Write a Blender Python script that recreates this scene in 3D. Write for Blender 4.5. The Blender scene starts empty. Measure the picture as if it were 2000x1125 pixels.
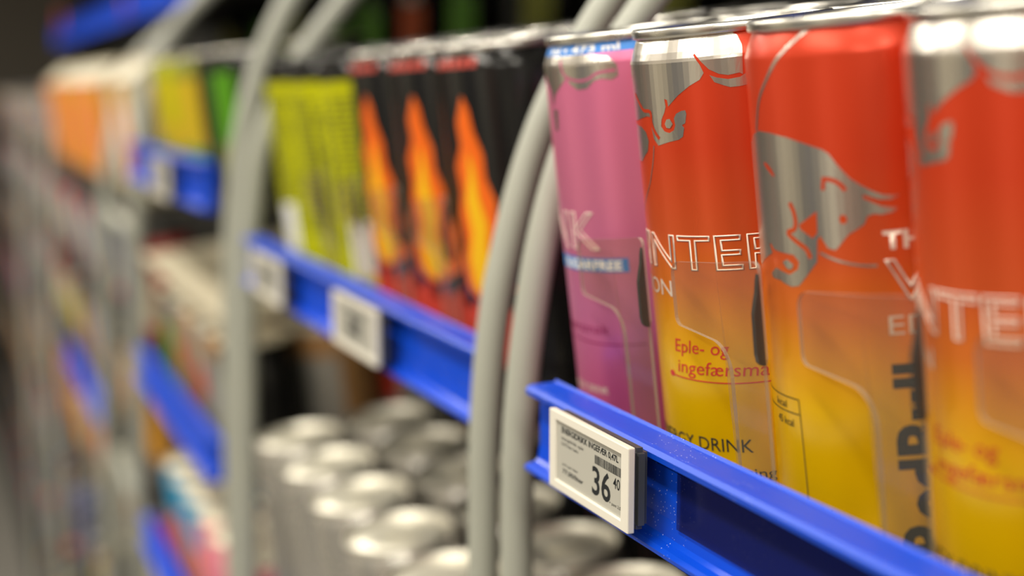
import bpy, bmesh, math, random
from mathutils import Vector, Matrix
random.seed(7)
C = bpy.context.scene.collection
PI = math.pi
Z0 = 1.62                      # height of the camera above the floor
T = math.radians(7.0)          # the shelves slope down to the front by this much

# ------------------------------------------------------------------ camera
cd = bpy.data.cameras.new('camera'); cam = bpy.data.objects.new('camera', cd); C.objects.link(cam)
cam.location = (0, 0, Z0)
cam.rotation_euler = (math.radians(90 - 8.0426), 0, math.radians(-21.9395))
cd.lens = 50; cd.sensor_width = 36; cd.clip_start = .01
cd.dof.use_dof = True; cd.dof.focus_distance = .425; cd.dof.aperture_fstop = 4.3
cd.dof.aperture_blades = 9
bpy.context.scene.camera = cam
vs = bpy.context.scene.view_settings
vs.view_transform = 'Standard'; vs.look = 'None'; vs.gamma = 1; vs.exposure = -0.45
try: vs.use_curve_mapping = False
except Exception: pass

# ------------------------------------------------------------------ world and lamps
w = bpy.data.worlds.new('world'); bpy.context.scene.world = w; w.use_nodes = True
w.node_tree.nodes['Background'].inputs[0].default_value = (.85, .82, .74, 1)
w.node_tree.nodes['Background'].inputs[1].default_value = .25
def area(x, y, z, sx, sy, power, col=(1, .93, .80)):
    l = bpy.data.lights.new('tube_light', 'AREA'); l.shape = 'RECTANGLE'; l.size = sx; l.size_y = sy
    l.energy = power; l.color = col
    o = bpy.data.objects.new('tube_light', l); o.location = (x, y, z); C.objects.link(o); return o
LAMPS = [(-.55, 2.92), (-1.9, 2.92)]
for lx, lz in LAMPS:
    for ly in (-2.2, .1, 2.4, 4.7):
        area(lx, ly, lz, .16, 1.5, 48)

# ------------------------------------------------------------------ materials
def mat(name, col=(.5, .5, .5), rough=.5, metal=0, **kw):
    m = bpy.data.materials.new(name); m.use_nodes = True
    b = m.node_tree.nodes['Principled BSDF']
    b.inputs['Base Color'].default_value = (*col, 1); b.inputs['Roughness'].default_value = rough
    b.inputs['Metallic'].default_value = metal
    for k, v in kw.items(): b.inputs[k.replace('_', ' ')].default_value = v
    return m
def nt(m): return m.node_tree.nodes, m.node_tree.links, m.node_tree.nodes['Principled BSDF']
def noise_rough(m, scale=60, lo=.25, hi=.45, bump=0, stretch=None):
    N, L, b = nt(m)
    tc = N.new('ShaderNodeTexCoord'); n = N.new('ShaderNodeTexNoise'); n.inputs['Scale'].default_value = scale
    src = tc.outputs['Object']
    if stretch:
        mp = N.new('ShaderNodeMapping'); mp.inputs['Scale'].default_value = stretch
        L.new(src, mp.inputs[0]); src = mp.outputs[0]
    L.new(src, n.inputs['Vector'])
    r = N.new('ShaderNodeMapRange'); r.inputs['To Min'].default_value = lo; r.inputs['To Max'].default_value = hi
    L.new(n.outputs[0], r.inputs[0]); L.new(r.outputs[0], b.inputs['Roughness'])
    if bump:
        bp = N.new('ShaderNodeBump'); bp.inputs['Strength'].default_value = bump; bp.inputs['Distance'].default_value = .0005
        L.new(n.outputs[0], bp.inputs['Height']); L.new(bp.outputs[0], b.inputs['Normal'])
    return m
def ramp_z(m, stops, jitter=0):
    """printed colour running up the can (object z in metres)"""
    N, L, b = nt(m)
    tc = N.new('ShaderNodeTexCoord'); s = N.new('ShaderNodeSeparateXYZ'); L.new(tc.outputs['Object'], s.inputs[0])
    r = N.new('ShaderNodeMapRange'); r.inputs['From Max'].default_value = .16; L.new(s.outputs[2], r.inputs[0])
    cr = N.new('ShaderNodeValToRGB'); e = cr.color_ramp.elements
    for i, (z, c) in enumerate(stops):
        el = e[i] if i < 2 else e.new(z / .16)
        el.position = z / .16; el.color = (*c, 1)
    L.new(r.outputs[0], cr.inputs[0]); L.new(cr.outputs[0], b.inputs['Base Color'])
    return m
def paint(name, col, metal=.55, rough=.33): return noise_rough(mat(name, col, rough, metal), 8, rough - .06, rough + .06, 0, (6, 6, .3))
M = {}
M['alu'] = noise_rough(mat('bare_aluminium', (.80, .78, .73), .3, 1), 12, .24, .36, 0, (5, 5, .4))
M['lid'] = noise_rough(mat('lid_aluminium', (.78, .76, .70), .28, 1), 90, .22, .36)
M['darklid'] = mat('dark_lid_metal', (.10, .10, .095), .3, .9)
M['silverprint'] = noise_rough(mat('silver_print', (.78, .73, .66), .28, .95), 12, .21, .31, 0, (5, 5, .4))
M['paleprint'] = mat('pale_silver_print', (.80, .70, .60), .42, .35)
M['winter'] = ramp_z(paint('orange_to_yellow_ink', (1, .3, .05), .36, .30),
    [(.0, (1.0, .60, .0)), (.160, (.61, .043, .011)), (.052, (.98, .56, .0)), (.066, (.90, .37, .012)), (.078, (.76, .19, .022)), (.094, (.64, .092, .020)), (.120, (.61, .050, .012))])
M['pink'] = ramp_z(paint('pink_ink', (.8, .1, .35), .5, .36),
    [(.0, (.60, .09, .24)), (.16, (.70, .17, .33)), (.03, (.64, .11, .30)), (.06, (.68, .19, .40)), (.10, (.72, .20, .35))])
M['black'] = mat('black_can_ink', (.010, .010, .010), .16, .1)
M['blueprint'] = mat('blue_print', (.03, .20, .62), .4, .2)
M['white'] = mat('white_print', (.82, .82, .80), .5)
M['inkblack'] = mat('dark_print', (.018, .02, .022), .75, 0, Specular_IOR_Level=.15)
M['inkred'] = mat('red_print', (.55, .03, .02), .45)
M['inkmag'] = mat('magenta_print', (.28, .015, .10), .45)
M['flame_o'] = mat('flame_orange_print', (.95, .16, .01), .4, .2)
M['flame_y'] = mat('flame_yellow_print', (.98, .55, .01), .4, .2)
M['redprint'] = mat('bright_red_print', (.55, .05, .03), .4)
M['lime'] = mat('lime_print', (.52, .53, .002), .5, .15, Specular_IOR_Level=.2)
M['tube'] = noise_rough(mat('grey_powder_coat', (.355, .365, .315), .42), 400, .38, .5, .1)
M['clear_insert'] = None
M['dark'] = mat('dark_shelf_steel', (.03, .03, .028), .6)
M['wire'] = mat('shelf_wire_steel', (.16, .155, .14), .45, .6)
M['esl_frame'] = mat('cream_plastic', (.72, .69, .61), .45)
M['esl_side'] = mat('charcoal_plastic', (.05, .055, .06), .45)
M['esl_screen'] = mat('e_paper', (.44, .43, .38), .35)
M['back'] = noise_rough(mat('dark_back_panel', (.025, .025, .022), .6), 3, .5, .7)
# blue rail plastic with dust specks
def blue_rail():
    m = mat('blue_rail_plastic', (.002, .062, .60), .30, 0, Specular_IOR_Level=.32); N, L, b = nt(m)
    tc = N.new('ShaderNodeTexCoord'); v = N.new('ShaderNodeTexVoronoi'); v.inputs['Scale'].default_value = 700
    L.new(tc.outputs['Object'], v.inputs['Vector'])
    lt = N.new('ShaderNodeMath'); lt.operation = 'LESS_THAN'; lt.inputs[1].default_value = .13
    L.new(v.outputs['Distance'], lt.inputs[0])
    n = N.new('ShaderNodeTexNoise'); n.inputs['Scale'].default_value = 38; L.new(tc.outputs['Object'], n.inputs['Vector'])
    g = N.new('ShaderNodeMath'); g.operation = 'GREATER_THAN'; g.inputs[1].default_value = .56; L.new(n.outputs[0], g.inputs[0])
    ml = N.new('ShaderNodeMath'); ml.operation = 'MULTIPLY'; L.new(lt.outputs[0], ml.inputs[0]); L.new(g.outputs[0], ml.inputs[1])
    mx = N.new('ShaderNodeMix'); mx.data_type = 'RGBA'; mx.inputs[6].default_value = (.002, .062, .60, 1); mx.inputs[7].default_value = (.45, .5, .8, 1)
    L.new(ml.outputs[0], mx.inputs[0]); L.new(mx.outputs[2], b.inputs['Base Color'])
    n2 = N.new('ShaderNodeTexNoise'); n2.inputs['Scale'].default_value = 25; L.new(tc.outputs['Object'], n2.inputs['Vector'])
    r = N.new('ShaderNodeMapRange'); r.inputs['To Min'].default_value = .2; r.inputs['To Max'].default_value = .5
    L.new(n2.outputs[0], r.inputs[0]); L.new(r.outputs[0], b.inputs['Roughness'])
    return m
M['rail'] = blue_rail()
def clear(name, tint, milk, gl, rough=.08, milkcol=(.9, .85, .75)):
    m = bpy.data.materials.new(name); m.use_nodes = True; N = m.node_tree.nodes; L = m.node_tree.links; N.clear()
    out = N.new('ShaderNodeOutputMaterial'); t = N.new('ShaderNodeBsdfTransparent'); t.inputs[0].default_value = (*tint, 1)
    d = N.new('ShaderNodeBsdfDiffuse'); d.inputs[0].default_value = (*milkcol, 1)
    g = N.new('ShaderNodeBsdfGlossy'); g.inputs['Roughness'].default_value = rough
    f = N.new('ShaderNodeFresnel'); f.inputs[0].default_value = 1.45
    mu = N.new('ShaderNodeMath'); mu.operation = 'MULTIPLY'; mu.inputs[1].default_value = gl; L.new(f.outputs[0], mu.inputs[0])
    ge = N.new('ShaderNodeNewGeometry'); inv = N.new('ShaderNodeMath'); inv.operation = 'SUBTRACT'; inv.inputs[0].default_value = 1; L.new(ge.outputs['Backfacing'], inv.inputs[1])
    m2 = N.new('ShaderNodeMath'); m2.operation = 'MULTIPLY'; L.new(mu.outputs[0], m2.inputs[0]); L.new(inv.outputs[0], m2.inputs[1]); mu = m2
    a = N.new('ShaderNodeMixShader'); a.inputs[0].default_value = milk; L.new(t.outputs[0], a.inputs[1]); L.new(d.outputs[0], a.inputs[2])
    b = N.new('ShaderNodeMixShader'); L.new(mu.outputs[0], b.inputs[0]); L.new(a.outputs[0], b.inputs[1]); L.new(g.outputs[0], b.inputs[2])
    L.new(b.outputs[0], out.inputs[0]); return m
M['clear'] = clear('clear_plastic', (.90, .87, .82), .026, .35, .12)
M['clear_edge'] = clear('clear_plastic_edge', (.62, .58, .52), .22, 1.0, .2)
M['clear_near_edge'] = clear('clear_plastic_edge_painted_dark', (.16, .14, .13), .05, .6, .12)  # dark tint painted in for the internal reflection at this edge
M['clear_insert'] = clear('clear_label_strip', (.52, .52, .60), .012, .3, .15, (.3, .3, .5))

# ------------------------------------------------------------------ mesh helpers
def link(name, me, m=None, parent=None, smooth=False):
    o = bpy.data.objects.new(name, me); C.objects.link(o)
    if m is not None:
        for x in (m if isinstance(m, (list, tuple)) else [m]): me.materials.append(x)
    if smooth:
        for p in me.polygons: p.use_smooth = True
    if parent is not None: o.parent = parent
    return o
def from_bm(name, bm, m, parent=None, smooth=False):
    bmesh.ops.recalc_face_normals(bm, faces=bm.faces[:])
    me = bpy.data.meshes.new(name); bm.to_mesh(me); bm.free(); return link(name, me, m, parent, smooth)
def tag(o, label, cat, group=None, kind=None):
    if label: o['label'] = label
    if cat: o['category'] = cat
    if group: o['group'] = group
    if kind: o['kind'] = kind
    return o
def empty(name, mw=None):
    o = bpy.data.objects.new(name, None); o.empty_display_size = .02; C.objects.link(o)
    if mw is not None: o.matrix_world = mw
    return o
def add_box(bm, x0, x1, y0, y1, z0, z1):
    v = [bm.verts.new((x, y, z)) for z in (z0, z1) for y in (y0, y1) for x in (x0, x1)]
    for f in ((0, 1, 3, 2), (4, 6, 7, 5), (0, 4, 5, 1), (2, 3, 7, 6), (0, 2, 6, 4), (1, 5, 7, 3)):
        bm.faces.new([v[i] for i in f])
def box(name, b, m, parent=None, bevel=0):
    bm = bmesh.new(); add_box(bm, *b)
    if bevel: bmesh.ops.bevel(bm, geom=bm.edges[:] + bm.verts[:], offset=bevel, segments=2, affect='EDGES')
    return from_bm(name, bm, m, parent)
def lathe(name, prof, m, seg=72, parent=None, smooth=True):
    bm = bmesh.new(); rings = []
    for r, z in prof:
        if r < 1e-6: rings.append([bm.verts.new((0, 0, z))])
        else: rings.append([bm.verts.new((r * math.cos(2 * PI * i / seg), r * math.sin(2 * PI * i / seg), z)) for i in range(seg)])
    for a, b in zip(rings[:-1], rings[1:]):
        for i in range(seg):
            j = (i + 1) % seg
            if len(a) == 1 and len(b) == 1: continue
            if len(a) == 1: bm.faces.new((a[0], b[i], b[j]))
            elif len(b) == 1: bm.faces.new((a[i], a[j], b[0]))
            else: bm.faces.new((a[i], a[j], b[j], b[i]))
    return from_bm(name, bm, m, parent, smooth)
def prism_y(name, prof, y0, y1, m, parent=None, smooth=False, closed=True):
    """a profile in x,z run along y"""
    bm = bmesh.new(); a = [bm.verts.new((x, y0, z)) for x, z in prof]; b = [bm.verts.new((x, y1, z)) for x, z in prof]
    n = len(prof)
    for i in range(n):
        j = (i + 1) % n; bm.faces.new((a[i], a[j], b[j], b[i]))
    bm.faces.new(a); bm.faces.new(b[::-1])
    return from_bm(name, bm, m, parent, smooth)
def smooth_path(pts, n=6):
    out = []
    P = [pts[0]] + list(pts) + [pts[-1]]
    for i in range(1, len(P) - 2):
        p0, p1, p2, p3 = [Vector(q) for q in P[i - 1:i + 3]]
        for k in range(n):
            t = k / n
            out.append(.5 * ((2 * p1) + (-p0 + p2) * t + (2 * p0 - 5 * p1 + 4 * p2 - p3) * t * t + (-p0 + 3 * p1 - 3 * p2 + p3) * t ** 3))
    out.append(Vector(pts[-1])); return out
def tube(name, pts, r, m, parent=None, seg=14, closed=False):
    bm = bmesh.new(); rings = []; n = len(pts)
    for i, p in enumerate(pts):
        a = pts[(i - 1) % n] if closed or i > 0 else p; b = pts[(i + 1) % n] if closed or i < n - 1 else p
        t = (Vector(b) - Vector(a)).normalized()
        u = t.cross(Vector((0, 1, 0)));
        if u.length < 1e-3: u = t.cross(Vector((1, 0, 0)))
        u.normalize(); v = t.cross(u)
        rings.append([bm.verts.new(Vector(p) + r * (math.cos(2 * PI * k / seg) * u + math.sin(2 * PI * k / seg) * v)) for k in range(seg)])
    for i in range(n if closed else n - 1):
        A = rings[i]; B = rings[(i + 1) % n]
        for k in range(seg): bm.faces.new((A[k], A[(k + 1) % seg], B[(k + 1) % seg], B[k]))
    if not closed: bm.faces.new(rings[0][::-1]); bm.faces.new(rings[-1])
    return from_bm(name, bm, m, parent, True)

# ------------------------------------------------------------------ cans
R = .033
def profile(H, r=R, rim=None):
    rim = r - .0012 if rim is None else rim
    return [(0, .006), (r * .55, .003), (r * .72, .0), (r * .78, .0), (r * .86, .003), (r * .97, .0085), (r, .012), (r, H - .0105),
            (r - .0002, H - .0095), (r - .0009, H - .0075), (r - .0022, H - .0042), (r - .0026, H - .0034)]
def RR(z, H=.157, r=R):
    z = min(max(z, .012), H - .0034)
    pr = profile(H, r)[6:]
    for (r0, z0), (r1, z1) in zip(pr[:-1], pr[1:]):
        if z <= z1: return r0 + (r1 - r0) * (z - z0) / max(z1 - z0, 1e-9)
    return pr[-1][0]
def rim_profile(H, r=R):
    o = r - .0012
    return [(r - .0026, H - .0034), (o - .0002, H - .0030), (o, H - .0022), (o, H - .0007), (o - .0004, H - .0001), (o - .0010, H), (o - .0016, H - .0004),
            (o - .0018, H - .0045), (o - .0030, H - .0052), (o - .0042, H - .0030), (0.4 * r, H - .0030), (0, H - .0030)]
def pull_tab(H, m, parent=None):
    bm = bmesh.new(); bmesh.ops.create_circle(bm, cap_ends=True, segments=20, radius=.0085)
    for v in bm.verts: v.co = Vector((v.co.x * 1.25 - .003, v.co.y * .85, H - .0018))
    r = bmesh.ops.extrude_face_region(bm, geom=bm.faces[:])
    for v in [g for g in r['geom'] if isinstance(g, bmesh.types.BMVert)]: v.co.z += .0009
    return from_bm('pull_tab', bm, m, parent)

def wrap_bm(bm, off, H, step=2.0, r=R):
    """bm lies flat in millimetres (x = arc, y = height); bend it round the can"""
    if bm.verts:
        xs = [v.co.x for v in bm.verts]; x = math.ceil(min(xs) / step) * step
        while x < max(xs):
            bmesh.ops.bisect_plane(bm, geom=bm.verts[:] + bm.edges[:] + bm.faces[:], plane_co=(x, 0, 0), plane_no=(1, 0, 0), dist=1e-5); x += step
        for k in (.0105, .0095, .0075, .0042):
            bmesh.ops.bisect_plane(bm, geom=bm.verts[:] + bm.edges[:] + bm.faces[:], plane_co=(0, (H - k) * 1000, 0), plane_no=(0, 1, 0), dist=1e-5)
    for v in bm.verts:
        th = v.co.x / (r * 1000); z = min(v.co.y / 1000, H - .0034); rr = RR(z, H, r) + off + v.co.z / 1000
        v.co = Vector((-rr * math.cos(th), -rr * math.sin(th), z))
def poly_bm(bm, pts, dx=0, dy=0, sx=1, sy=1):
    vs = [bm.verts.new((x * sx + dx, y * sy + dy, 0)) for x, y in pts]
    f = bm.faces.new(vs); bmesh.ops.triangulate(bm, faces=[f])
def ellipse(cx, cy, a, b, n=16): return [(cx + a * math.cos(2 * PI * k / n), cy + b * math.sin(2 * PI * k / n)) for k in range(n)]
def stroke_bm(bm, pts, wd, dx=0, dy=0, taper=False):
    P = [Vector((x + dx, y + dy)) for x, y in (smooth2(pts))]
    L_, R_ = [], []
    for i, p in enumerate(P):
        a = P[max(i - 1, 0)]; b = P[min(i + 1, len(P) - 1)]; t = (b - a).normalized(); n = Vector((-t.y, t.x))
        s = wd / 2 * ((.25 + .75 * math.sin(PI * (i + .5) / len(P))) if taper else 1)
        L_.append(bm.verts.new((*(p + n * s), 0))); R_.append(bm.verts.new((*(p - n * s), 0)))
    for i in range(len(P) - 1): bm.faces.new((L_[i], L_[i + 1], R_[i + 1], R_[i]))
def smooth2(pts, n=4): return [(v.x, v.y) for v in smooth_path([(a, b, 0) for a, b in pts], n)]
def text_bm(bm, s, h, width=None, x=0, y=0, outline=0, shear=0, rot=False, align='LEFT', bold=0):
    """text with cap height h (mm), optional total width, placed with its lower left at x, y"""
    cu = bpy.data.curves.new('t', 'FONT'); cu.body = s; cu.size = 1; cu.resolution_u = 3; cu.shear = shear
    if outline: cu.fill_mode = 'NONE'; cu.bevel_depth = outline / h * .42; cu.bevel_resolution = 0
    if bold: cu.offset = bold
    o = bpy.data.objects.new('t', cu); C.objects.link(o)
    dg = bpy.context.evaluated_depsgraph_get(); me = bpy.data.meshes.new_from_object(o.evaluated_get(dg))
    bpy.data.objects.remove(o); bpy.data.curves.remove(cu)
    t = bmesh.new(); t.from_mesh(me); bpy.data.meshes.remove(me)
    if not t.verts: t.free(); return
    x0 = min(v.co.x for v in t.verts); x1 = max(v.co.x for v in t.verts)
    k = h / .70; kx = width / (x1 - x0) if width else k
    for v in t.verts:
        a, b, c = (v.co.x - x0) * kx, v.co.y * k, v.co.z * k * .25
        if rot: v.co = Vector((x - b, y + a, c))
        else: v.co = Vector((x + a, y + b, c))
    me = bpy.data.meshes.new('t'); t.to_mesh(me); t.free(); bm.from_mesh(me); bpy.data.meshes.remove(me)
def decal(name, m, parent, build, off, H=.157, step=2.0, r=R):
    bm = bmesh.new(); build(bm); wrap_bm(bm, off, H, step, r)
    me = bpy.data.meshes.new(name); bm.to_mesh(me); bm.free()
    o = link(name, me, m, parent)
    if any(k in name for k in ('text', 'line', 'title', 'marks', 'small', 'grey_print', 'emblem', 'red_print')): o['kind'] = 'stuff'
    return o

def can_base(name, H, body_m, lid_m=None, seg=72, tab=True, r=R):
    root = empty(name)
    lathe('can_body', profile(H, r), body_m, seg, root)
    l = lathe('lid', rim_profile(H, r), lid_m or M['lid'], seg, root)
    if tab: pull_tab(H, lid_m or M['lid'], l)
    return root
def copy_tree(o, parent=None):
    c = o.copy(); C.objects.link(c); c.parent = parent
    if 'label' in c: del c['label']
    for ch in list(o.children):
        k = ch.copy(); C.objects.link(k); k.parent = c
        for g in list(ch.children):
            q = g.copy(); C.objects.link(q); q.parent = k
    return c
def place(o, x, y, z, spin=0, tilt=T, scale=1):
    o.matrix_world = Matrix.Translation((x, y, z + Z0)) @ Matrix.Rotation(-tilt, 4, 'Y') @ Matrix.Rotation(spin, 4, 'Z') @ Matrix.Scale(scale, 4)
    return o
protos = []
def proto(o): protos.append(o); o['_first'] = 1; return o
def use(p):
    """the first use takes the prototype itself, later ones a copy"""
    if p.get('_first'):
        del p['_first']; return p
    return copy_tree(p)

A_MAIN = [(-17,159.6),(-8.1,159.6),(33.7,159.6),(34.2,155.6),(35.6,152.7),(36.7,149.9),(36.2,141.2),(35.2,141.8),(31.9,141.4),(29.2,142.0),(26.3,143.6),(24.3,145.8),(22.1,148.6),(21.6,148.2),(23.6,145.2),(24.6,142.7),(23.2,140.8),(19.7,139.2),(15.4,136.6),(11.3,133.4),(11.0,135.4),(9.9,135.8),(10.2,133.3),(9.4,131.6),(7.9,129.5),(7.4,127.4),(8.8,125.8),(10.8,125.3),(12.7,126.1),(13.4,127.6),(13.1,129.7),(14.1,131.1),(16.1,131.9),(17.5,132.0),(17.8,130.9),(17.1,128.1),(15.9,127.6),(16.6,126.7),(15.9,124.1),(14.3,123.2),(10.2,122.5),(5.2,121.4),(3.1,123.5),(2.4,127.0),(2.3,130.2),(.2,130.5),(-10.8,128.6),(-14,129.3),(-17,131)]
A_CRES = [(26.3,141.9),(28.4,141.0),(31.8,140.2),(35.3,140.5),(39,142.5),(42,147),(43,146),(41,140),(38.5,138.2),(35.1,137.8),(32.2,137.8),(30.3,138.5),(27.6,139.7)]
A_HOOF = [(10.1,129.5),(11.5,129.6),(12.5,128.0),(11.2,126.7),(9.8,126.9),(9.2,128.1)]
A_BLOB = [(-12.8,127.8),(-5,127.0),(-1.7,125.5),(-.3,122.7),(-1.7,119.4),(-8,115.8),(-15.3,115.8),(-15.2,120.3)]
A_STROKE = [(-8.8,137.4),(-5.1,134.7),(-1.8,132.3),(2.4,131.8),(2.7,128.4),(4.1,125.6),(6.1,123.5)]
A_CIRC = [(2.7,121.3),(1.5,117.0),(-.4,112.6),(-3.9,107.3),(-14.0,98.7)]
B_MAIN = [(-17.8,116.6),(-16.2,123.2),(-10.9,126.3),(-5.6,127.7),(.6,127.4),(7.2,126.3),(13.1,124.6),(17.8,123.0),(19.7,121.8),(22.3,118.1),(24.9,115.1),(27.6,113.1),(30.2,111.5),(32.8,110.3),(37.1,109.9),(35.0,108.9),(31.8,109.2),(27.9,110.7),(27.8,109.8),(30.0,108.6),(32.2,107.4),(36.5,106.7),(35.2,105.6),(32.0,105.2),(30.3,105.6),(28.6,105.0),(27.8,103.1),(25.9,101.8),(23.4,100.4),(21.4,98.1),(19.8,96.4),(17.8,96.9),(16.4,99.1),(15.7,100.3),(14.8,99.1),(14.3,93.2),(10.5,89.0),(7.7,86.3),(4.9,85.8),(1.8,86.5),(.2,87.1),(-3.8,87.3),(-4.7,88.4),(-1.7,90.4),(1.4,89.7),(4.5,89.1),(7.8,90.8),(8.4,92.9),(6.6,94.7),(1.3,95.0),(-1.9,95.4),(-3.7,97.0),(-4.4,96.6),(-3.1,94.3),(-8.0,92.3),(-14,89.5),(-20,90.5),(-25,96),(-26,106.2),(-22,112)]
B_TRI = [(15.2,106.7),(15.0,101.0),(13.5,99.5),(9.9,101.8),(9.4,103.0),(11.3,104.1)]
B_STROKE = [(6.6,108.8),(7.8,106.6),(8.3,103.7),(7.6,101.7),(5.1,100.6),(8.3,98.3),(11.2,96.5),(12.4,94.1)]
B_CIRC = [(15.3,95.7),(18.6,94.2),(22.4,93.0),(26.6,92.2),(30.3,92.0)]
B_CIRC2 = [(20.5,156.0),(13.9,153.0),(6.6,147.5),(.3,140.9),(-4.3,135.4),(-7.4,127.6)]

def winter_can():
    root = can_base('drink_can', .157, M['winter'], seg=96)
    S = -65
    def silver(bm):
        poly_bm(bm, A_MAIN); poly_bm(bm, A_CRES); poly_bm(bm, A_BLOB)
        poly_bm(bm, B_MAIN, S)
        stroke_bm(bm, B_CIRC, .7, S); stroke_bm(bm, B_CIRC2, 1.0, S); stroke_bm(bm, A_CIRC, .45)
    decal('bull_emblem', M['silverprint'], root, silver, .00008)
    def over(bm):
        stroke_bm(bm, A_STROKE, 1.1, taper=False)
        poly_bm(bm, B_TRI, S); stroke_bm(bm, B_STROKE, 1.25, S)
        stroke_bm(bm, [(-3.7,119.1),(-1.3,117.7),(1.1,115.7)], 1.3, S, 0, True)
        stroke_bm(bm, [(17.5,112.3),(17.8,115.0)], 1.0, S); stroke_bm(bm, [(17.4,115.2),(19.7,115.0),(22.0,113.9),(23.5,112.0)], 1.1, S, 0, False)
        poly_bm(bm, ellipse(22.4, 104.5, 1.0, 1.2), S)
    decal('emblem_line', M['winter'], root, over, .00015)
    def over2(bm):
        poly_bm(bm, A_HOOF); poly_bm(bm, [(1.8,92.3),(3.9,93.3),(6.3,92.0),(5.4,90.6),(3.6,90.7)], S)
    decal('emblem_silver_spot', M['silverprint'], root, over2, .00015)  # small silver printed spots inside the emblem
    def title(bm):
        text_bm(bm, 'WINTER', 10.8, 78, -33, 82.6, outline=.46)
        text_bm(bm, 'EDITION', 5.2, 38, -32.8, 73.4, bold=.0)
        text_bm(bm, 'THE', 4.6, 14.5, -33, 96.2, bold=.035)
    decal('edition_title', M['paleprint'], root, title, .00012)
    def flav(bm):
        text_bm(bm, 'Eple- og', 4.3, 21.0, 4.0, 55.6, shear=.12)
        text_bm(bm, 'ingefærsmak', 4.3, 36, 4.6, 48.9, shear=.12)
        stroke_bm(bm, [(1.0,47.5),(10,47.0),(23.4,46.6),(36,46.9),(44,47.3)], .4)
        poly_bm(bm, ellipse(1.0, 47.8, 1.3, 1.0))
    decal('flavour_text', M['inkred'], root, flav, .00012)
    def dark(bm):
        text_bm(bm, 'ENERGY DRINK', 4.3, 44, -14, 24.2)
        text_bm(bm, 'med taurin og sing', 3.2, 46, -9.5, 15.8)
        text_bm(bm, 'RedBull', 13.0, 53, -19.5, 12.5, rot=True, bold=.035)
        stroke_bm(bm, [(-83,53.8),(-61,53.9)], .28); stroke_bm(bm, [(-83,49.4),(-61.1,49.6)], .28)
        stroke_bm(bm, [(-61,54.0),(-60.6,45),(-60.2,32),(-60,22)], .3)
        text_bm(bm, 'kcal', 2.0, 6, -73, 50.6); text_bm(bm, '45 kcal', 2.2, 9, -73, 45.6)
        text_bm(bm, 'påbud', 2.0, 8, -59.5, 22.3, bold=.02)
    decal('printed_text', M['inkblack'], root, dark, .00012)
    return proto(root)

def pink_can():
    root = can_base('drink_can', .157, M['pink'], seg=96)
    def silver(bm):
        poly_bm(bm, [(-30,151),(-4.8,151.1),(21.3,149.8),(27.1,148.6),(30.1,145.9),(30.3,142.0),(27.9,140.7),(23.9,141.5),(21.2,140.9),(18.1,138.4),(14.1,138.2),(10.5,140.3),(9.1,142.8),(6.1,140.5),(.2,136.5),(-2.0,132.4),(-2.6,138.1),(-8.7,143.7),(-30,143)])
        poly_bm(bm, [(-2.3,131.6),(1.2,131.3),(.2,124.3),(-2.3,123.8)])
    decal('bull_emblem', M['silverprint'], root, silver, .00008)
    decal('emblem_line', M['pink'], root, lambda bm: stroke_bm(bm, [(6.1,148.6),(8.0,143.6),(13.5,141.4),(18.5,141.5),(23.2,143.5),(29.5,143.9)], 1.0), .00015)
    def blue(bm):
        poly_bm(bm, [(-100,150.2),(100,150.2),(100,153.6),(-100,153.6)])
    decal('blue_band', M['blueprint'], root, blue, .00012)
    decal('blue_block', M['blueprint'], root, lambda bm: poly_bm(bm, [(-22,73.4),(27.4,73.4),(27.4,78.4),(-22,78.4)]), .00012)
    def wt(bm):
        text_bm(bm, 'ml • 473 ml', 2.3, 34, -2.5, 150.8, bold=.03)
        text_bm(bm, 'SUGARFREE', 3.3, 31, -6, 74.2, bold=.03)
    decal('white_text', M['white'], root, wt, .00018)
    decal('edition_title', M['paleprint'], root, lambda bm: text_bm(bm, 'PINK', 13.4, 50, -33, 81.5, outline=.46), .00012)
    def mg(bm):
        text_bm(bm, 'bærsmak', 3.6, 28, -11, 50.5, shear=.12)
        stroke_bm(bm, [(-8,47.9),(5,47.0),(18,46.8),(31,47.2)], .55)
    decal('flavour_text', M['inkmag'], root, mg, .00012)
    decal('printed_text', M['paleprint'], root, lambda bm: text_bm(bm, 'ENERGY DRINK', 2.6, 28, -14, 28), .00012)
    return proto(root)

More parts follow.
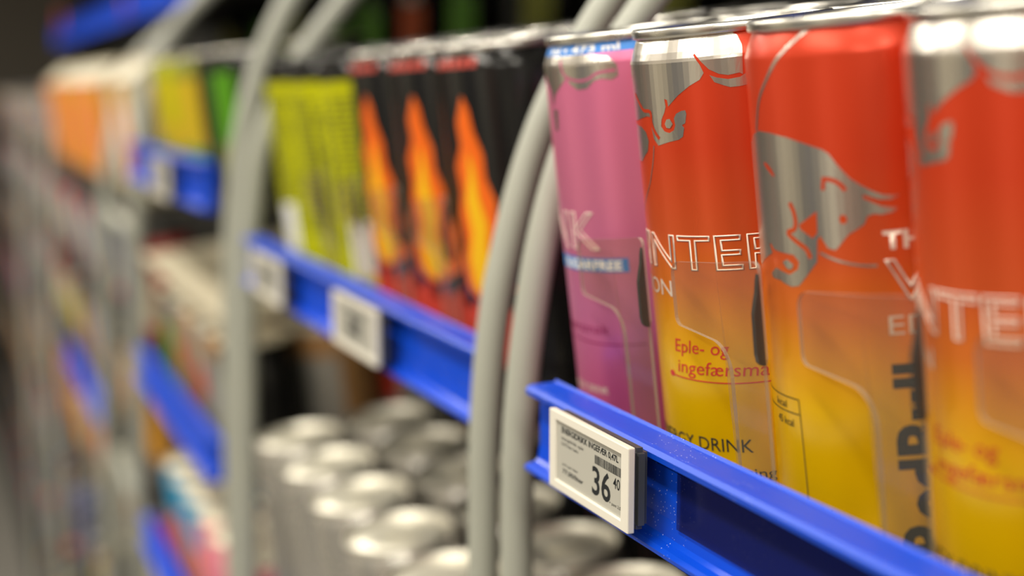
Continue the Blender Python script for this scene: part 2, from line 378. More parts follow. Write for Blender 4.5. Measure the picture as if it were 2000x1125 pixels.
FL = [(-9,52),(-10,62),(-7,70),(-8.5,82),(-6,92),(-7,103),(-3.5,112),(-4,122),(-.5,133),(1.5,127),(2.5,118),(5,108),(5,98),(7.5,88),(7,78),(10,68),(9,58),(10.5,50),(5,46),(0,44),(-5,47)]
FY = [(-4,52),(-5,64),(-2.5,76),(-3.5,90),(-1,102),(-.5,112),(1,104),(1.5,92),(3.5,80),(2.5,68),(5.5,58),(4,50),(0,47)]
def black_can(kind, H=.157):
    root = can_base('drink_can', H, M['black'], M['lid'] if kind == 'flame' else M['darklid'], seg=48, tab=(kind == 'flame'))
    if kind == 'flame':
        def fl(bm):
            poly_bm(bm, FL, 15, 0, 1.45, 1.02)
        decal('flame_print', M['flame_o'], root, fl, .0001, H)
        decal('flame_core', M['flame_y'], root, lambda bm: poly_bm(bm, FY, 15, 0, 1.55, 1.0), .00018, H)
        def rd(bm):
            for k in range(9): poly_bm(bm, [(-20 + k * 5, 147.6), (-16.6 + k * 5, 147.6), (-16.6 + k * 5, 151.0), (-20 + k * 5, 151.0)])
            for k in range(14):
                x = -34 + k * 5; h = random.uniform(38, 52)
                poly_bm(bm, [(x, 16), (x + 5.1, 16), (x + 5.1, h - 3), (x + 2.4, h), (x, h - 4)])
        decal('red_print', M['redprint'], root, rd, .00006, H)
    else:
        bm_ = lambda bm: poly_bm(bm, [(-103, 14), (103, 14), (103, 142), (-103, 142)])
        decal('lime_print', M['lime'], root, bm_, .0001, H)
        def marks(bm):
            for r_ in range(24):
                y = 132 - r_ * 3.6; x = -24
                while x < 32:
                    w_ = random.uniform(3, 8)
                    if not (2 < x < 9): poly_bm(bm, [(x, y), (x + w_, y), (x + w_, y + 1.6), (x, y + 1.6)])
                    x += w_ + 1.2
            stroke_bm(bm, [(3, 120), (5, 90), (2, 60), (5, 40)], 3.5, taper=True)
        decal('small_print', M['inkblack'], root, marks, .0002, H)
        decal('pale_patch', M['white'], root, lambda bm: poly_bm(bm, [(14, 30), (30, 30), (30, 62), (14, 62)]), .00025, H)
    return proto(root)

def plain_can(H, body, lid, band=None, band2=None, r=R, seg=32):
    root = can_base('drink_can', H, body, lid, seg=seg, tab=False, r=r)
    if band: decal('colour_print', band[0], root, lambda bm: poly_bm(bm, band[1]), .0001, H, 6.0, r)
    if band2: decal('accent_print', band2[0], root, lambda bm: poly_bm(bm, band2[1]), .0002, H, 6.0, r)
    return proto(root)
def rect(x0, x1, y0, y1): return [(x0, y0), (x1, y0), (x1, y1), (x0, y1)]

# ------------------------------------------------------------------ room shell
def structure(o): o['kind'] = 'structure'; return o
fl_m = noise_rough(mat('grey_vinyl_floor', (.22, .21, .19), .35), 6, .25, .45)
structure(box('floor', (-4, 1.2, -4, 9, -.05, 0), fl_m))
structure(box('ceiling', (-4, 1.2, -4, 9, 3.07, 3.12), mat('ceiling_tile', (.45, .43, .38), .8)))
structure(box('wall_left', (-2.9, -2.8, -4, 9, 0, 3.07), mat('opposite_wall', (.30, .28, .25), .7)))
structure(box('wall_right', (.80, .84, -4, 9, 0, 3.07), M['back']))
structure(box('wall_far', (-2.8, .8, 8.9, 9, 0, 3.07), mat('far_wall', (.16, .14, .11), .7)))
structure(box('wall_near', (-2.8, .8, -4, -3.9, 0, 3.07), mat('near_wall', (.30, .28, .25), .7)))

for i in range(9):  # unseen light and dark blocks, added to give the cans banded reflections
    c = [(.75, .71, .60), (.05, .05, .055), (.34, .18, .14), (.80, .77, .68), (.08, .09, .12), (.45, .42, .34)][i % 6]
    o = box('reflection_block', (-2.75, -2.35, -3.6 + i * 1.0, -3.6 + i * 1.0 + .55 + .1 * (i % 3), 0, 1.9), mat('reflection_block_tone', c, .5), None, .01)
    tag(o, 'block added for can reflections, out of frame, number %s along the wall' % ['one', 'two', 'three', 'four', 'five', 'six', 'seven', 'eight', 'nine'][i], 'reflection block', 'added reflection blocks across the aisle')
# ------------------------------------------------------------------ shelf parts
def rail(y0, y1, zt, label, x0=.193, h=.031):
    """plastic price rail, zt = z of its top ridge relative to the camera"""
    z = zt + Z0; k = h / .028
    prof = [(x0 + .0105, z + .0002), (x0 + .0112, z + .0011), (x0 + .0118, z + .0003), (x0 + .0118, z - .029 * k), (x0 + .0035, z - .029 * k), (x0 - .0010, z - .0282 * k),
            (x0 - .0012, z - .0270 * k), (x0 + .0003, z - .0262 * k), (x0 + .003, z - .0258 * k), (x0 + .0042, z - .0248 * k), (x0 + .0050, z - .020 * k),
            (x0 + .0050, z - .0042), (x0 + .0035, z - .0036), (x0 + .0012, z - .0042), (x0 - .0004, z - .0034), (x0 - .0007, z - .0016), (x0 + .0004, z - .0003), (x0 + .002, z)]
    o = prism_y('price_rail', prof, y0, y1, M['rail']); o.data.materials.clear(); o.data.materials.append(M['rail'])
    return tag(o, label, 'price rail')
def deck(y0, y1, xb, zb, x1, label):
    """sloping wire shelf under the cans: two side bars, rods along the slope"""
    root = empty('wire_shelf'); root.matrix_world = Matrix.Translation((xb, 0, zb + Z0)) @ Matrix.Rotation(-T, 4, 'Y')
    tag(root, label, 'shelf')
    L_ = (x1 - xb) / math.cos(T)
    def bar(nm, b): o = box(nm, b, M['wire']); o.parent = root; return o
    bar('front_bar', (-.037, -.033, y0, y1, -.006, -.0005)); bar('rear_bar', (L_ - .004, L_, y0, y1, -.006, -.0005))
    n = max(2, int((y1 - y0) / .035)); me = None
    for k in range(n):
        y = y0 + .01 + (y1 - y0 - .02) * k / (n - 1)
        if me is None: o = bar('rod', (-.033, L_ - .004, -.0015, .0015, -.0035, -.0005)); me = o.data
        else: o = bpy.data.objects.new('rod', me); C.objects.link(o); o.parent = root
        o.location = (0, y, 0)
    return root
def esl(yc, zc, label, price=None, wd=.060, ht=.0262, x=.184):
    """electronic shelf label facing the aisle; local x = along the rail towards the viewer's right"""
    root = empty('shelf_label'); root.matrix_world = Matrix.Translation((x, yc, zc + Z0)) @ Matrix.Rotation(math.radians(-90), 4, 'Z')
    tag(root, label, 'price label')
    # local axes: +x -> -Y world (right in view), +y -> +X world (into the shelf), z up
    def lb(nm, b, m, bev=0): o = box(nm, b, m, None, bev); o.parent = root; return o
    lb('housing', (-wd/2 + .001, wd/2 - .0002, .0022, .0072, -ht/2 + .0006, ht/2 - .0006), M['esl_side'], .0015)
    bm = bmesh.new(); a, b = wd/2, ht/2; c, d = wd/2 - .0050, ht/2 - .0030
    o_ = [(-a, -b), (a, -b), (a, b), (-a, b)]; i_ = [(-c, -d), (c, -d), (c, d), (-c, d)]
    V = {}
    for nm, P, yy in (('of', o_, 0), ('if', i_, 0), ('ob', o_, .0024), ('ib', i_, .0024)): V[nm] = [bm.verts.new((p[0], yy, p[1])) for p in P]
    for k in range(4):
        j = (k + 1) % 4
        bm.faces.new((V['of'][k], V['of'][j], V['if'][j], V['if'][k])); bm.faces.new((V['ob'][k], V['ob'][j], V['ib'][j], V['ib'][k]))
        bm.faces.new((V['of'][k], V['of'][j], V['ob'][j], V['ob'][k])); bm.faces.new((V['if'][k], V['if'][j], V['ib'][j], V['ib'][k]))
    f = from_bm('label_frame', bm, M['esl_frame']); f.parent = root
    bv = f.modifiers.new('bevel', 'BEVEL'); bv.width = .0004; bv.segments = 2
    lb('screen', (-c - .0003, c + .0003, .0009, .0022, -d - .0003, d + .0003), M['esl_screen'])
    def txt(nm, build):
        bm = bmesh.new(); build(bm)
        for v in bm.verts: v.co = Vector((v.co.x / 1000, .00085 - v.co.z / 1000, v.co.y / 1000))
        me = bpy.data.meshes.new(nm); bm.to_mesh(me); bm.free(); o = link(nm, me, M['inkblack']); o.parent = root
    if price:
        def big(bm):
            text_bm(bm, price[0], 8.8, 13.2, 2.6, -7.4, bold=.016); text_bm(bm, price[1], 3.3, 4.6, 17.6, -1.8, bold=.01)
        txt('price_text', big)
        def small(bm):
            text_bm(bm, 'ENERGIDRIKK INGEFÆR 0,47L', 1.9, 42, -21, 6.6, bold=.03)
            text_bm(bm, 'energidrikk eple', 1.1, 17, -21, 4.3); text_bm(bm, '0,473 liter boks', 1.1, 13, -21, 2.4)
            text_bm(bm, 'pris per liter', 1.0, 12, -20, -4.2); text_bm(bm, '77,00/liter', 1.5, 16, -20, -6.8, bold=.02)
            text_bm(bm, '+ pant 2,00', 1.0, 9, 15, -7.6)
            x = 4.5
            while x < 23.5:
                w_ = random.choice((.25, .4, .6)); poly_bm(bm, [(x, 2.4), (x + w_, 2.4), (x + w_, 5.2), (x, 5.2)]); x += w_ + random.choice((.25, .4))
        txt('label_text', small)
    else:
        txt('label_text', lambda bm: [poly_bm(bm, rect(-12 + 4 * q, -9.2 + 4 * q, -6, 5)) for q in range(6)] + [poly_bm(bm, rect(-20, 20, 6.8, 8.0))])
    return root

# ------------------------------------------------------------------ bay 1 + 2, the shelf in focus
XB, ZB = .2548, -.1345
rail(.02, .4643, -.1062, 'glossy blue price rail under the orange and pink cans, nearest, running out of the frame')
rail(.5572, 1.045, -.1098, 'blue price rail under the lime and flame cans, between the two pairs of posts', x0=.2072, h=.0333)
deck(.02, .506, XB, ZB, .62, 'sloping wire shelf carrying the orange and pink cans in front')
X2, Z2, S2 = .2740, -.1448, 1.075
deck(.5572, 1.05, X2, Z2, .795, 'sloping wire shelf carrying the flame and lime cans')
# clear strip clipped in the near rail
o = box('clear_strip', (.1968, .1974, .05, .3586, Z0 - .1295, Z0 - .1112), M['clear_insert']); tag(o, 'clear label strip clipped into the nearest blue rail, right of the price label', 'label strip')
esl(.3945, -.1184, 'electronic price label showing 36 40, on the nearest blue rail', ('36', '40'), wd=.0585)
esl(.715, -.1247, 'pale price label in the middle of the blue rail under the flame cans', wd=.084, ht=.0285, x=.1978)
esl(.930, -.1252, 'pale price label at the far left end of the blue rail under the lime cans', wd=.084, ht=.0285, x=.1978)

wc = winter_can(); pc = pink_can(); fc = black_can('flame'); lc = black_can('lime')
def row_behind(p, y, spin, n, label, group, xb=XB, zb=ZB, pitch=.0675, scale=1):
    for k in range(1, n + 1):
        o = use(p); place(o, xb + k * pitch * math.cos(T), y, zb + k * pitch * math.sin(T), spin + .9 * k, scale=scale)
        tag(o, label, 'can', group)
front = [(.189, 0, wc, 'orange to yellow drink can just outside the right edge, nearest of the front row'),
         (.259, -13 / 33, wc, 'orange to yellow drink can with blurred emblem, rightmost one in the photo'),
         (.329, 65 / 33, wc, 'orange to yellow drink can with a whole silver bull on red, second from the right'),
         (.399, 0, wc, 'orange to yellow drink can lettered NTER with silver bull snout at its shoulder'),
         (.469, 0, pc, 'pink drink can with a blue 473 ml band at its neck')]
for y, s, p, lab in front:
    o = use(p); place(o, XB, y, ZB, s); tag(o, lab, 'can', 'cans in the front row of the near shelf')
for y, s, p, lab in front:
    row_behind(p, y, s, 2, 'orange drink can queued behind the front row, only its silver rim showing' if p is wc else 'pink drink can queued behind the front pink can, only its rim showing',
               'orange cans queued behind the front row' if p is wc else 'pink cans queued behind the front pink can')
b2 = [(.634, fc, 0, 'black drink can with orange flame, right one of three, nearest the grey posts'),
      (.7105, fc, .05, 'black drink can with orange flame, middle one of the three flame cans'),
      (.787, fc, -.06, 'black drink can with orange flame, left one, beside the lime cans'),
      (.8635, lc, 0, 'lime yellow drink can with black neck, directly left of the flame cans'),
      (.940, lc, .5, 'lime yellow drink can with black neck, second left of the flame cans'),
      (1.0165, lc, -.4, 'lime yellow drink can with black neck, last one before the left grey posts')]
for y, p, s, lab in b2:
    o = use(p); place(o, X2, y, Z2, s, scale=S2); tag(o, lab, 'can', 'cans in the front row of the second bay')
for y, p, s, lab in b2:
    row_behind(p, y, s, 2, 'black flame drink can queued behind the front ones, only its rim showing' if p is fc else 'lime drink can with dark lid queued behind the front lime cans',
               'flame cans queued behind the front row' if p is fc else 'lime cans queued behind the front row', X2, Z2, .0725, S2)

# clear front stops: a flag and a stem, in the plane just in front of the cans
def stop(yc, label, xb=XB, zb=ZB, scale=1):
    root = empty('can_stop'); root.matrix_world = Matrix.Translation((xb, yc, zb + Z0)) @ Matrix.Rotation(-T, 4, 'Y') @ Matrix.Scale(scale, 4)
    tag(root, label, 'shelf divider', 'clear plastic front stops of the near shelf')
    P = []                                                   # outline in (y' towards the camera, w up), millimetres
    def arc(cx, cy, r, a0, a1, n=6):
        for k in range(n + 1):
            a = math.radians(a0 + (a1 - a0) * k / n); P.append((cx + r * math.cos(a), cy + r * math.sin(a)))
    arc(17, 81.5, 5, 180, 90); P.append((40, 88.8)); P.append((60, 91.4)); arc(61.2, 89.2, 2.3, 90, 0, 4)
    P += [(63.5, 64), (62.3, 62)]
    P += [(62.3, 3), (43.6, 3), (43.6, 54)]
    arc(33.6, 54.8, 10, 0, 82, 7); P.append((15.5, 66.0)); arc(15, 69, 3, 260, 180, 4)
    bm = bmesh.new(); x0, x1 = -R - .0031, -R - .0019
    a = [bm.verts.new((x0, -u / 1000, w_ / 1000)) for u, w_ in P]; b = [bm.verts.new((x1, -u / 1000, w_ / 1000)) for u, w_ in P]
    f1 = bm.faces.new(a); f2 = bm.faces.new(b[::-1]); n = len(P); side = []
    for i in range(n):
        f = bm.faces.new((a[i], a[(i + 1) % n], b[(i + 1) % n], b[i])); f.material_index = 1
    bmesh.ops.triangulate(bm, faces=[f1, f2])
    from_bm('flag_plate', bm, [M['clear'], M['clear_edge']], root)
    # returned lip along the near edge of the flag, rounded at its upper end
    bm = bmesh.new(); Q = [(0, 88.5), (.5, 86.5), (.9, 83.5), (1.7, 80.6), (2.4, 77.5), (2.6, 66), (2.2, 63.6), (1.3, 62.6), (0, 62.4)]
    yy0, yy1 = -.0641, -.0623
    a = [bm.verts.new((x0 - q / 1000, yy0, w_ / 1000)) for q, w_ in Q]; b = [bm.verts.new((x0 - q / 1000, yy1, w_ / 1000)) for q, w_ in Q]
    bm.faces.new(a); bm.faces.new(b[::-1]); n = len(Q)
    for i in range(n): bm.faces.new((a[i], a[(i + 1) % n], b[(i + 1) % n], b[i]))
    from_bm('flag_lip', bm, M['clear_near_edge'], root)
    # divider fin between the lanes
    o = box('divider_fin', (-R - .0018, .26, -.0358, -.0342, .001, .012), M['clear_edge'], root)
    return root
for y, lab in ((.259, 'clear plastic front stop before the rightmost orange can'), (.329, 'clear plastic front stop before the can with the whole bull'),
               (.399, 'clear plastic front stop before the can lettered NTER'), (.469, 'clear plastic front stop before the pink can')):
    stop(y, lab)
for y, lab in ((.7105, 'clear front stop before the middle flame can'), (.787, 'clear front stop before the left flame can'),
               (.8635, 'clear front stop before the lime can beside the flames'), (.940, 'clear front stop before the second lime can')):
    stop(y, lab, X2, Z2, S2)['group'] = 'clear plastic front stops of the second bay'

# ------------------------------------------------------------------ grey tube uprights
L1 = [(.2075,-1.61),(.2076,-.80),(.2077,-.50),(.2078,-.36),(.2078,-.28),(.2078,-.24),(.2078,-.208),(.2081,-.1797),(.2084,-.1497),(.2104,-.1175),(.2137,-.0898),(.2178,-.0701),(.2232,-.0488),(.2300,-.0275),(.2388,-.0064),(.2508,.0149),(.2650,.0362),(.2751,.0492),(.292,.070),(.320,.105),(.345,.15),(.36,.21),(.365,.35)]
R1 = [(.2086,-1.61),(.2086,-.80),(.2087,-.50),(.2088,-.36),(.2088,-.28),(.2089,-.23),(.2089,-.1957),(.2091,-.169),(.2095,-.1408),(.2119,-.1106),(.2154,-.0845),(.2186,-.0659),(.2235,-.0458),(.2300,-.0259),(.2388,-.006),(.2509,.014),(.2657,.0342),(.2765,.0464),(.293,.067),(.320,.105),(.345,.15),(.36,.21),(.365,.35)]
L2 = [(.206,-1.61),(.206,-.9),(.2062,-.60),(.2062,-.46),(.2062,-.3884),(.2067,-.2935),(.2081,-.211),(.2102,-.1302),(.2134,-.0903),(.2181,-.0509),(.2262,-.0117),(.2391,.0273),(.2590,.0665),(.2766,.0902),(.305,.12),(.335,.16),(.352,.21),(.36,.35)]
R2 = [(.206,-1.61),(.206,-.9),(.206,-.60),(.2063,-.46),(.2067,-.3720),(.2088,-.2400),(.2109,-.1632),(.2140,-.1171),(.2179,-.0866),(.2241,-.0488),(.2388,-.0113),(.2613,.0264),(.2910,.0644),(.3071,.0836),(.328,.11),(.345,.145),(.356,.21),(.36,.35)]
L3 = [(.2,-1.61),(.2,-.9),(.2,-.6),(.2002,-.516),(.2092,-.229),(.2120,-.1588),(.219,-.0895),(.2360,-.0137),(.2537,.0275),(.2805,.0565),(.3158,.0865),(.336,.110),(.342,.135),(.342,.159)]
R3 = [(.196,-1.61),(.196,-.9),(.196,-.7),(.1965,-.5672),(.198,-.4289),(.2038,-.1903),(.2071,-.132),(.2131,-.0744),(.2224,-.0171),(.2378,.0342),(.2576,.0685),(.2842,.0974),(.315,.13),(.34,.18),(.35,.22),(.355,.35)]
def upright(path, y, label, r=.0066, cross=None):
    pts = smooth_path([(x, y, z + Z0) for x, z in path], 5)
    return tag(tube('rack_upright', pts, r, M['tube'], seg=18), label, 'rack post')
upright(R1, .5135, 'curved grey tube post right behind the pink can, right one of the near pair')
upright(L1, .5490, 'curved grey tube post in the middle, left one of the near pair')
upright(R2, 1.063, 'curved grey tube post mostly hidden behind its twin, right one of the second pair', .0085)
upright(L2, 1.10, 'curved grey tube post left of the lime cans, left one of the second pair', .0092)
upright(R3, 1.65, 'blurred grey tube post left of the green cans, right one of the third pair', .0092)
upright(L3, 2.0, 'blurred grey tube post before the orange packs, left one of the third pair', .0105)
upright(L3[:8], 3.05, 'very blurred grey post near the left edge', .010)
upright(L3[:8], 3.9, 'very blurred grey post at the left edge of the frame', .011)
# low cross bars of the far frame
for zz, lab in ((-.165, 'blurred grey cross bar joining the third pair of posts, upper'), (-.50, 'blurred grey cross bar joining the third pair of posts, lower')):
    tag(tube('cross_bar', [Vector((.2055, 1.66, zz + Z0)), Vector((.2085, 1.99, zz + Z0))], .009, M['tube'], seg=12), lab, 'rack bar')

# ------------------------------------------------------------------ second tier, silver cans
M['whitecan'] = noise_rough(mat('white_silver_ink', (.58, .56, .51), .3, .7), 12, .22, .34)
M['greyprint'] = mat('grey_print', (.30, .285, .25), .4, .4)
M['softlid'] = mat('brushed_lid_metal', (.82, .79, .68), .42, .75)
sv = can_base('drink_can', .157, M['whitecan'], M['softlid'], seg=48)
decal('grey_print', M['greyprint'], sv, lambda bm: [poly_bm(bm, rect(a, a + 26, 20, 118)) for a in (-12, 50, -80)], .0001, .157, 3)
proto(sv)
bk = can_base('drink_can', .157, M['black'], M['darklid'], seg=40, tab=False)
decal('colour_print', M['inkblack'], bk, lambda bm: poly_bm(bm, rect(-12, 12, 30, 110)), .0001); proto(bk)
XS, ZS = .2548, -.4085
deck(.02, .506, XS, ZS, .66, 'lower sloping wire shelf under the near silver cans')
deck(.556, 1.05, XS, ZS, .66, 'lower sloping wire shelf under the silver cans of the second bay')
rail(.02, .4643, -.378, 'lower blue price rail below the nearest one, out of frame')
rail(.5225, 1.035, -.378, 'lower blue price rail under the silver cans of the second bay')
ysil = [.365, .445, .604, .6795, .759, .840, .921, 1.003]
names = ['first from the near grey posts', 'second from the near grey posts', 'third from the near grey posts', 'fourth from the near grey posts', 'fifth from the near grey posts', 'last before the left grey post']
for i, y in enumerate(ysil):
    for k in range(2):
        if i < 2 and k == 0: continue
        o = use(sv); place(o, XS + k * .0675 * math.cos(T), y, ZS + k * .0675 * math.sin(T), i * .7 + k)
        if i < 2: tag(o, 'silver drink can on the lower shelf right of the near grey posts', 'can', 'silver cans below the nearest rail')
        elif k == 0: tag(o, 'silver drink can, lower shelf front row, ' + names[i - 2], 'can', 'silver cans of the lower shelf')
        else: tag(o, 'silver drink can, lower shelf second row, ' + names[i - 2], 'can', 'silver cans of the lower shelf')
for i, y in enumerate([.41, .60, .68, .76, .84, .92, 1.0]):
    for k in (3, 4):
        if k == 4 and i % 2: continue
        o = use(bk); place(o, XS + (k * .0675 - .012) * math.cos(T), y, ZS + (k * .0675 - .012) * math.sin(T), i * 1.3)
        tag(o, 'black drink can deep in the dark of the lower shelf behind the silver cans', 'can', 'black cans deep in the lower shelf')

# ------------------------------------------------------------------ goods on the shelf behind and above
M['green'] = mat('green_print', (.10, .34, .01), .35, .2)
M['olive'] = mat('olive_print', (.25, .27, .03), .4, .2)
M['orange'] = mat('orange_print', (.62, .10, .015), .4, .2)
M['yellow'] = mat('yellow_print', (.62, .44, .01), .4, .1)
M['teal'] = mat('green_teal_print', (.04, .30, .10), .4, .1)
M['cyan'] = mat('cyan_print', (.02, .30, .55), .4, .1)
M['rose'] = mat('rose_print', (.80, .25, .33), .45, .1)
M['salmon'] = mat('salmon_print', (.85, .22, .10), .5)
M['amber'] = mat('amber_print', (.75, .34, .01), .5)
M['cream'] = mat('cream_print', (.60, .55, .40), .5)
M['navy'] = mat('slate_blue_print', (.12, .14, .25), .5)
M['brown'] = mat('brown_print', (.33, .17, .06), .5)
M['red'] = mat('red_pack_print', (.55, .04, .03), .5)
M['grey'] = mat('grey_pack_print', (.27, .26, .23), .5)
Hb = .150
rear_kinds = {k: plain_can(Hb, M['black'], M['darklid'], (M[k], rect(-22, 22, 25, 78)), (M['white'] if k == 'orange' else M[k], rect(-9, 14, 80, 92))) for k in ('green', 'orange', 'olive')}
so = box('rear_shelf', (.52, .79, .02, 3.3, Z0 + .018, Z0 + .024), M['dark']); tag(so, 'dark rear shelf board above the queued cans of the near bays', 'shelf')
for y, k, lab in ((1.06, 'olive', 'above the pink can'), (1.34, 'olive', 'above the right flame can'), (1.56, 'green', 'right of the orange one'), (1.745, 'orange', 'above the flame cans'),
                  (1.93, 'green', 'left of the orange one'), (2.10, 'green', 'right of the second grey posts'), (2.35, 'olive', 'between the second post tops'), (2.62, 'green', 'left of the second posts'), (2.95, 'olive', 'far left one')):
    o = use(rear_kinds[k]); place(o, .585, y, .0245, 0.5, 0)
    tag(o, 'dark can with %s print on the shaded rear shelf, %s' % (k, lab), 'can', 'dark cans on the rear shelf')
# upper shelf deck, set back
for a, b, lab in ((.0, 1.06, 'dark upper shelf board over the near bays'), (1.13, 2.0, 'dark upper shelf board over the third bay'), (2.03, 4.4, 'dark upper shelf board over the far bays')):
    o = box('upper_shelf', (.345, .79, a, b, Z0 + .160, Z0 + .172), M['dark']); tag(o, lab, 'shelf')
rail(.02, 1.05, .178, 'upper blue price rail over the near bays, out of frame', x0=.332)
rail(1.13, 2.0, .178, 'upper blue price rail over the third bay, mostly out of frame', x0=.332)
rail(2.03, 4.4, .172, 'blurred blue price rail at the top left corner', x0=.332, h=.055)

# ------------------------------------------------------------------ bay 3
def fill(y0, y1, pitch, xb, zb, H, seq, rows, lab, grp, r=R, scale=1):
    y = y0 + r; i = 0; out = []
    while y < y1 - r + .001:
        for k in range(rows):
            p = seq[i % len(seq)] if k == 0 else seq[(i + (k if len(seq) > 3 else 0)) % len(seq)]
            o = use(p[0]); place(o, xb + k * (2 * r + .0015) * math.cos(T), y, zb + k * (2 * r + .0015) * math.sin(T), p[1] + .15 * k, scale=scale)
            out.append((i, k, p[2], o))
        y += pitch; i += 1
    n = i
    ordn = ['first', 'second', 'third', 'fourth', 'fifth', 'sixth', 'seventh', 'eighth', 'ninth', 'tenth', 'eleventh', 'twelfth', 'thirteenth', 'fourteenth']
    for i, k, c, o in out:
        if k == 0: tag(o, '%s can, front row, %s from right, %s' % (c, ordn[min(i, 13)], lab), 'can', grp)
        else: tag(o, 'can queued behind the front row, %s' % lab, 'can', grp + ', queued behind')
    return out
H3 = .125
g_dark = plain_can(H3, M['black'], M['lid'], (M['green'], rect(-30, 30, 50, 108)), (M['olive'], rect(-25, 25, 22, 50)))
g_yel = plain_can(H3, M['olive'], M['lid'], (M['yellow'], rect(-30, 40, 38, 104)), (M['teal'], rect(-40, 50, 12, 40)))
g_lime = plain_can(H3, M['lime'], M['lid'], (M['yellow'], rect(0, 40, 12, 60)), (M['olive'], rect(-16, -4, 50, 110)))
rail(1.14, 1.60, -.060, 'blurred blue price rail under the green and yellow cans', h=.037)
deck(1.13, 1.61, XB, -.092, .62, 'sloping wire shelf under the green and yellow cans')
esl(1.315, -.081, 'blurred pale price label on the rail under the green and yellow cans', wd=.10, ht=.034)
fill(1.14, 1.61, .0685, XB, -.092, H3, [(g_dark, 0, 'black and green'), (g_dark, 2, 'dark green'), (g_yel, 0, 'yellow green'), (g_yel, .5, 'yellow and teal'), (g_lime, 0, 'lime'), (g_yel, 0, 'olive yellow')], 2, 'above the upper blurred rail', 'cans of the third bay, top tier')
H4 = .124
M['creamlid'] = mat('cream_lid_metal', (.80, .74, .58), .5, .3)
d_red = plain_can(H4, M['grey'], M['creamlid'], (M['redprint'], rect(-8, 16, 50, 80)), (M['brown'], rect(-40, -14, 20, 96)))
d_grn = plain_can(H4, M['black'], M['creamlid'], (M['green'], rect(-20, 12, 20, 90)))
d_gry = plain_can(H4, M['brown'], M['creamlid'], (M['grey'], rect(-10, 40, 14, 100)))
deck(1.13, 1.61, XB, -.330, .62, 'sloping wire shelf under the dark cans of the third bay')
rail(1.14, 1.60, -.286, 'blurred blue price rail in the middle left, below the dark cans', h=.034)
fill(1.14, 1.61, .0685, XB, -.330, H4, [(d_grn, 0, 'dark green'), (d_gry, 0, 'brown grey'), (d_red, 0, 'grey and red'), (d_gry, 1, 'brown'), (d_red, .6, 'grey red'), (d_grn, .3, 'green')], 4, 'between the two blurred rails', 'cans of the third bay, middle tier')
c_blu = plain_can(H4, M['cyan'], M['creamlid'], (M['salmon'], rect(-10, 40, 10, 74)))
c_pnk = plain_can(H4, M['rose'], M['creamlid'], (M['cream'], rect(-40, -18, 10, 98)), (M['red'], rect(24, 44, 10, 60)))
deck(1.13, 1.61, XB, -.520, .62, 'sloping wire shelf under the pink and blue cans')
fill(1.14, 1.61, .0685, XB, -.520, H4, [(c_pnk, 0, 'pink'), (c_pnk, .5, 'rose pink'), (c_pnk, -.4, 'pale pink'), (c_blu, 0, 'salmon and blue'), (c_blu, -.8, 'cyan blue'), (c_blu, .6, 'blue')], 3, 'below the middle left rail', 'cans of the third bay, low tier')
rail(1.14, 1.60, -.480, 'blurred blue price rail at the bottom left, under the pink cans', h=.03)

def tray(y0, y1, xb, zb, x1, label):
    root = empty('wire_tray'); root.matrix_world = Matrix.Translation((xb, 0, zb + Z0)) @ Matrix.Rotation(-T, 4, 'Y'); tag(root, label, 'tray')
    m = mat('cream_coated_wire', (.62, .56, .42), .5); L_ = x1 - xb
    box('front_bar', (0, .006, y0, y1, -.006, 0), m, root); box('rear_bar', (L_ - .006, L_, y0, y1, -.006, 0), m, root)
    me = None; y = y0 + .008
    while y < y1 - .006:
        if me is None: o = box('rod', (.006, L_ - .006, -.004, .004, -.005, .001), m, root); me = o.data
        else: o = bpy.data.objects.new('rod', me); C.objects.link(o); o.parent = root
        o.location = (0, y, 0); y += .0155
tray(1.135, 1.605, .205, -.184, .56, 'cream wire tray lying over the dark cans between the two blurred rails')

# ------------------------------------------------------------------ far bays: packs and cans
def carton(m1, m2, top, wd=.085, dp=.07, h=.17):
    """small drink pack: body with a gabled top and a coloured face"""
    root = empty('drink_pack')
    bm = bmesh.new(); a, b = wd / 2, dp / 2
    lo = [bm.verts.new(p) for p in ((-b, -a, 0), (b, -a, 0), (b, a, 0), (-b, a, 0))]; md = [bm.verts.new((v.co.x, v.co.y, h * .84)) for v in lo]
    for k in range(4): bm.faces.new((lo[k], lo[(k + 1) % 4], md[(k + 1) % 4], md[k]))
    bm.faces.new(lo[::-1]); bm.faces.new(md)
    bmesh.ops.bevel(bm, geom=bm.edges[:], offset=.003, segments=2, affect='EDGES')
    from_bm('pack_body', bm, m1, root)
    bm = bmesh.new(); md = [bm.verts.new(p) for p in ((-b, -a, h * .84), (b, -a, h * .84), (b, a, h * .84), (-b, a, h * .84))]
    t = [bm.verts.new(p) for p in ((-.003, -a, h * .97), (.003, -a, h * .97), (.003, a, h * .97), (-.003, a, h * .97))]
    t2 = [bm.verts.new((v.co.x, v.co.y, h)) for v in t]
    for k in range(4): bm.faces.new((md[k], md[(k + 1) % 4], t[(k + 1) % 4], t[k])); bm.faces.new((t[k], t[(k + 1) % 4], t2[(k + 1) % 4], t2[k]))
    bm.faces.new(t2)
    from_bm('gable_top', bm, top, root)
    box('face_print', (-b - .0006, -b + .0004, -a * .5, a * .55, h * .16, h * .66), m2, root)
    return proto(root)
p_or = carton(M['amber'], M['salmon'], M['cream'])
p_or2 = carton(M['salmon'], M['amber'], M['cream'])
p_wh = carton(M['cream'], M['white'], M['cream'])
far_cans = {k: plain_can(.125, M[a], M['darklid'], (M[b], rect(-25, 30, 20, 90)), seg=24) for k, a, b in
            (('blue grey', 'navy', 'navy'), ('red', 'red', 'cream'), ('lime and grey', 'grey', 'lime'), ('brown', 'brown', 'amber'), ('cream', 'cream', 'grey'), ('slate', 'grey', 'navy'))}
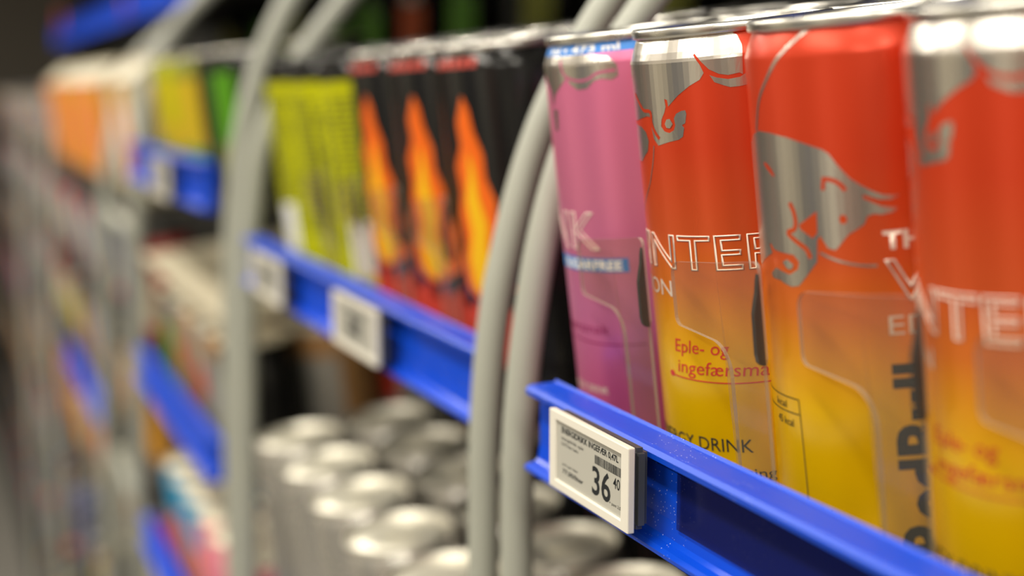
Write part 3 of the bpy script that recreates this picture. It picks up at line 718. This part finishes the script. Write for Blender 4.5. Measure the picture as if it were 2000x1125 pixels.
def packs(y0, y1, seq, xb, zb, rows, lab, grp):
    i = 0; y = y0 + .045
    ordn = ['first', 'second', 'third', 'fourth', 'fifth', 'sixth', 'seventh']
    while y < y1 - .04:
        for k in range(rows):
            p, c = seq[i % len(seq)]
            o = use(p); place(o, xb + k * .073, y, zb + k * .073 * math.tan(T) + .004, 0)
            tag(o, ('%s pack, %s from the right, %s' % (c, ordn[min(i, 6)], lab.replace('on the ', '', 1))) if k == 0 else 'drink pack standing behind the front row', 'pack', grp if k == 0 else grp + ', behind')
        y += .089; i += 1
ZT = -.135
for n_, (a, b) in enumerate(((1.67, 1.98), (2.04, 2.60), (2.64, 3.03), (3.08, 3.88), (3.95, 5.4))):
    nm = ['narrow fourth bay', 'fifth bay', 'sixth bay', 'seventh bay', 'farthest bay'][n_]
    TI = [(-.135, 'top'), (-.295, 'upper'), (-.455, 'second'), (-.675, 'third'), (-.895, 'low'), (-1.13, 'bottom'), (-1.36, 'lowest')]
    # tiers whose can tops lie below the frame even at the far end of the bay are left out
    TI = [t for t in TI if 170 + .928 * (-t[0] - .125) / .22 * (.22 * 2994 / (.9277 * b + .08)) < 1190]
    for tz, tier in TI:
        deck(a, b, XB, tz, .795, 'far wire shelf, %s tier of the %s' % (tier, nm))
        if (n_, tier) == (1, 'second'):
            rail(a + .01, b - .01, tz + .012, 'far blurred blue price rail, %s tier of the %s' % (tier, nm), h=.032)
    if n_ < 3:
        seq = [[(p_wh, 'white and cream'), (p_or, 'amber'), (p_wh, 'cream')], [(p_or, 'amber and salmon'), (p_or2, 'salmon'), (p_or, 'orange')], [(p_or, 'amber'), (p_or2, 'salmon orange')]][n_]
        packs(a + .01, b - .01, seq, XB + .005, -.135, 1, 'on the top tier of the ' + nm, 'packs on the top tier of the ' + nm)
    else:
        ks = ['slate', 'blue grey', 'cream', 'slate', 'brown']
        fill(a, b, .069, XB, -.135, .125, [(far_cans[k], 0, k) for k in ks], 1, 'top tier of the ' + nm, 'cans on the top tier of the ' + nm)
    cs = [(['brown', 'brown', 'cream'], ['red', 'brown', 'slate'], ['lime and grey', 'red']), (['slate', 'brown', 'blue grey'], ['cream', 'red', 'brown', 'lime and grey'], ['lime and grey', 'blue grey', 'brown']),
          (['lime and grey', 'red', 'slate'], ['brown', 'blue grey', 'red'], ['blue grey', 'slate', 'brown']), (['red', 'slate', 'lime and grey', 'blue grey'], ['blue grey', 'brown', 'slate'], ['slate', 'red', 'blue grey']),
          (['slate', 'brown', 'lime and grey', 'blue grey'], ['blue grey', 'slate', 'red'], ['slate', 'brown'])][n_]
    KS = [['red', 'slate', 'lime and grey', 'blue grey']] + list(cs) + list(cs)
    for (tz, tier), ks in zip(TI[1:], KS):
        big = tz < -.6
        fill(a, b, .096 if big else .069, XB + (.010 if big else 0), tz + (.0032 if big else 0), .125, [(far_cans[k], j * .8, ('large ' if big else '') + k) for j, k in enumerate(ks)], 1, '%s tier of the %s' % (tier, nm), 'cans on the %s tier of the %s' % (tier, nm), R * (1.36 if big else 1), 1.36 if big else 1)
o = box('shelf_plinth', (.215, .795, 1.13, 8.8, .005, .14), M['dark'], None, .003); tag(o, 'dark plinth under the far shelves along the floor', 'plinth')
# round red price tags hanging on the top left rail
for y, z, rr, m_, lab in ((4.03, .172, .034, M['red'], 'round red promotion tag on the top left blue rail, left one'), (2.64, .140, .022, mat('purple_card', (.25, .02, .12), .5), 'round purple promotion tag on the top left blue rail, right one')):
    o = lathe('promotion_tag', [(0, 0), (rr, 0), (rr, .001), (0, .001)], m_, 28); o.matrix_world = Matrix.Translation((.322, y, Z0 + z)) @ Matrix.Rotation(PI / 2, 4, 'Y')
    tag(o, lab, 'tag')
# drop prototypes nobody used
for p in protos:
    if p.get('_first'):
        for c in list(p.children_recursive): bpy.data.objects.remove(c)
        bpy.data.objects.remove(p)
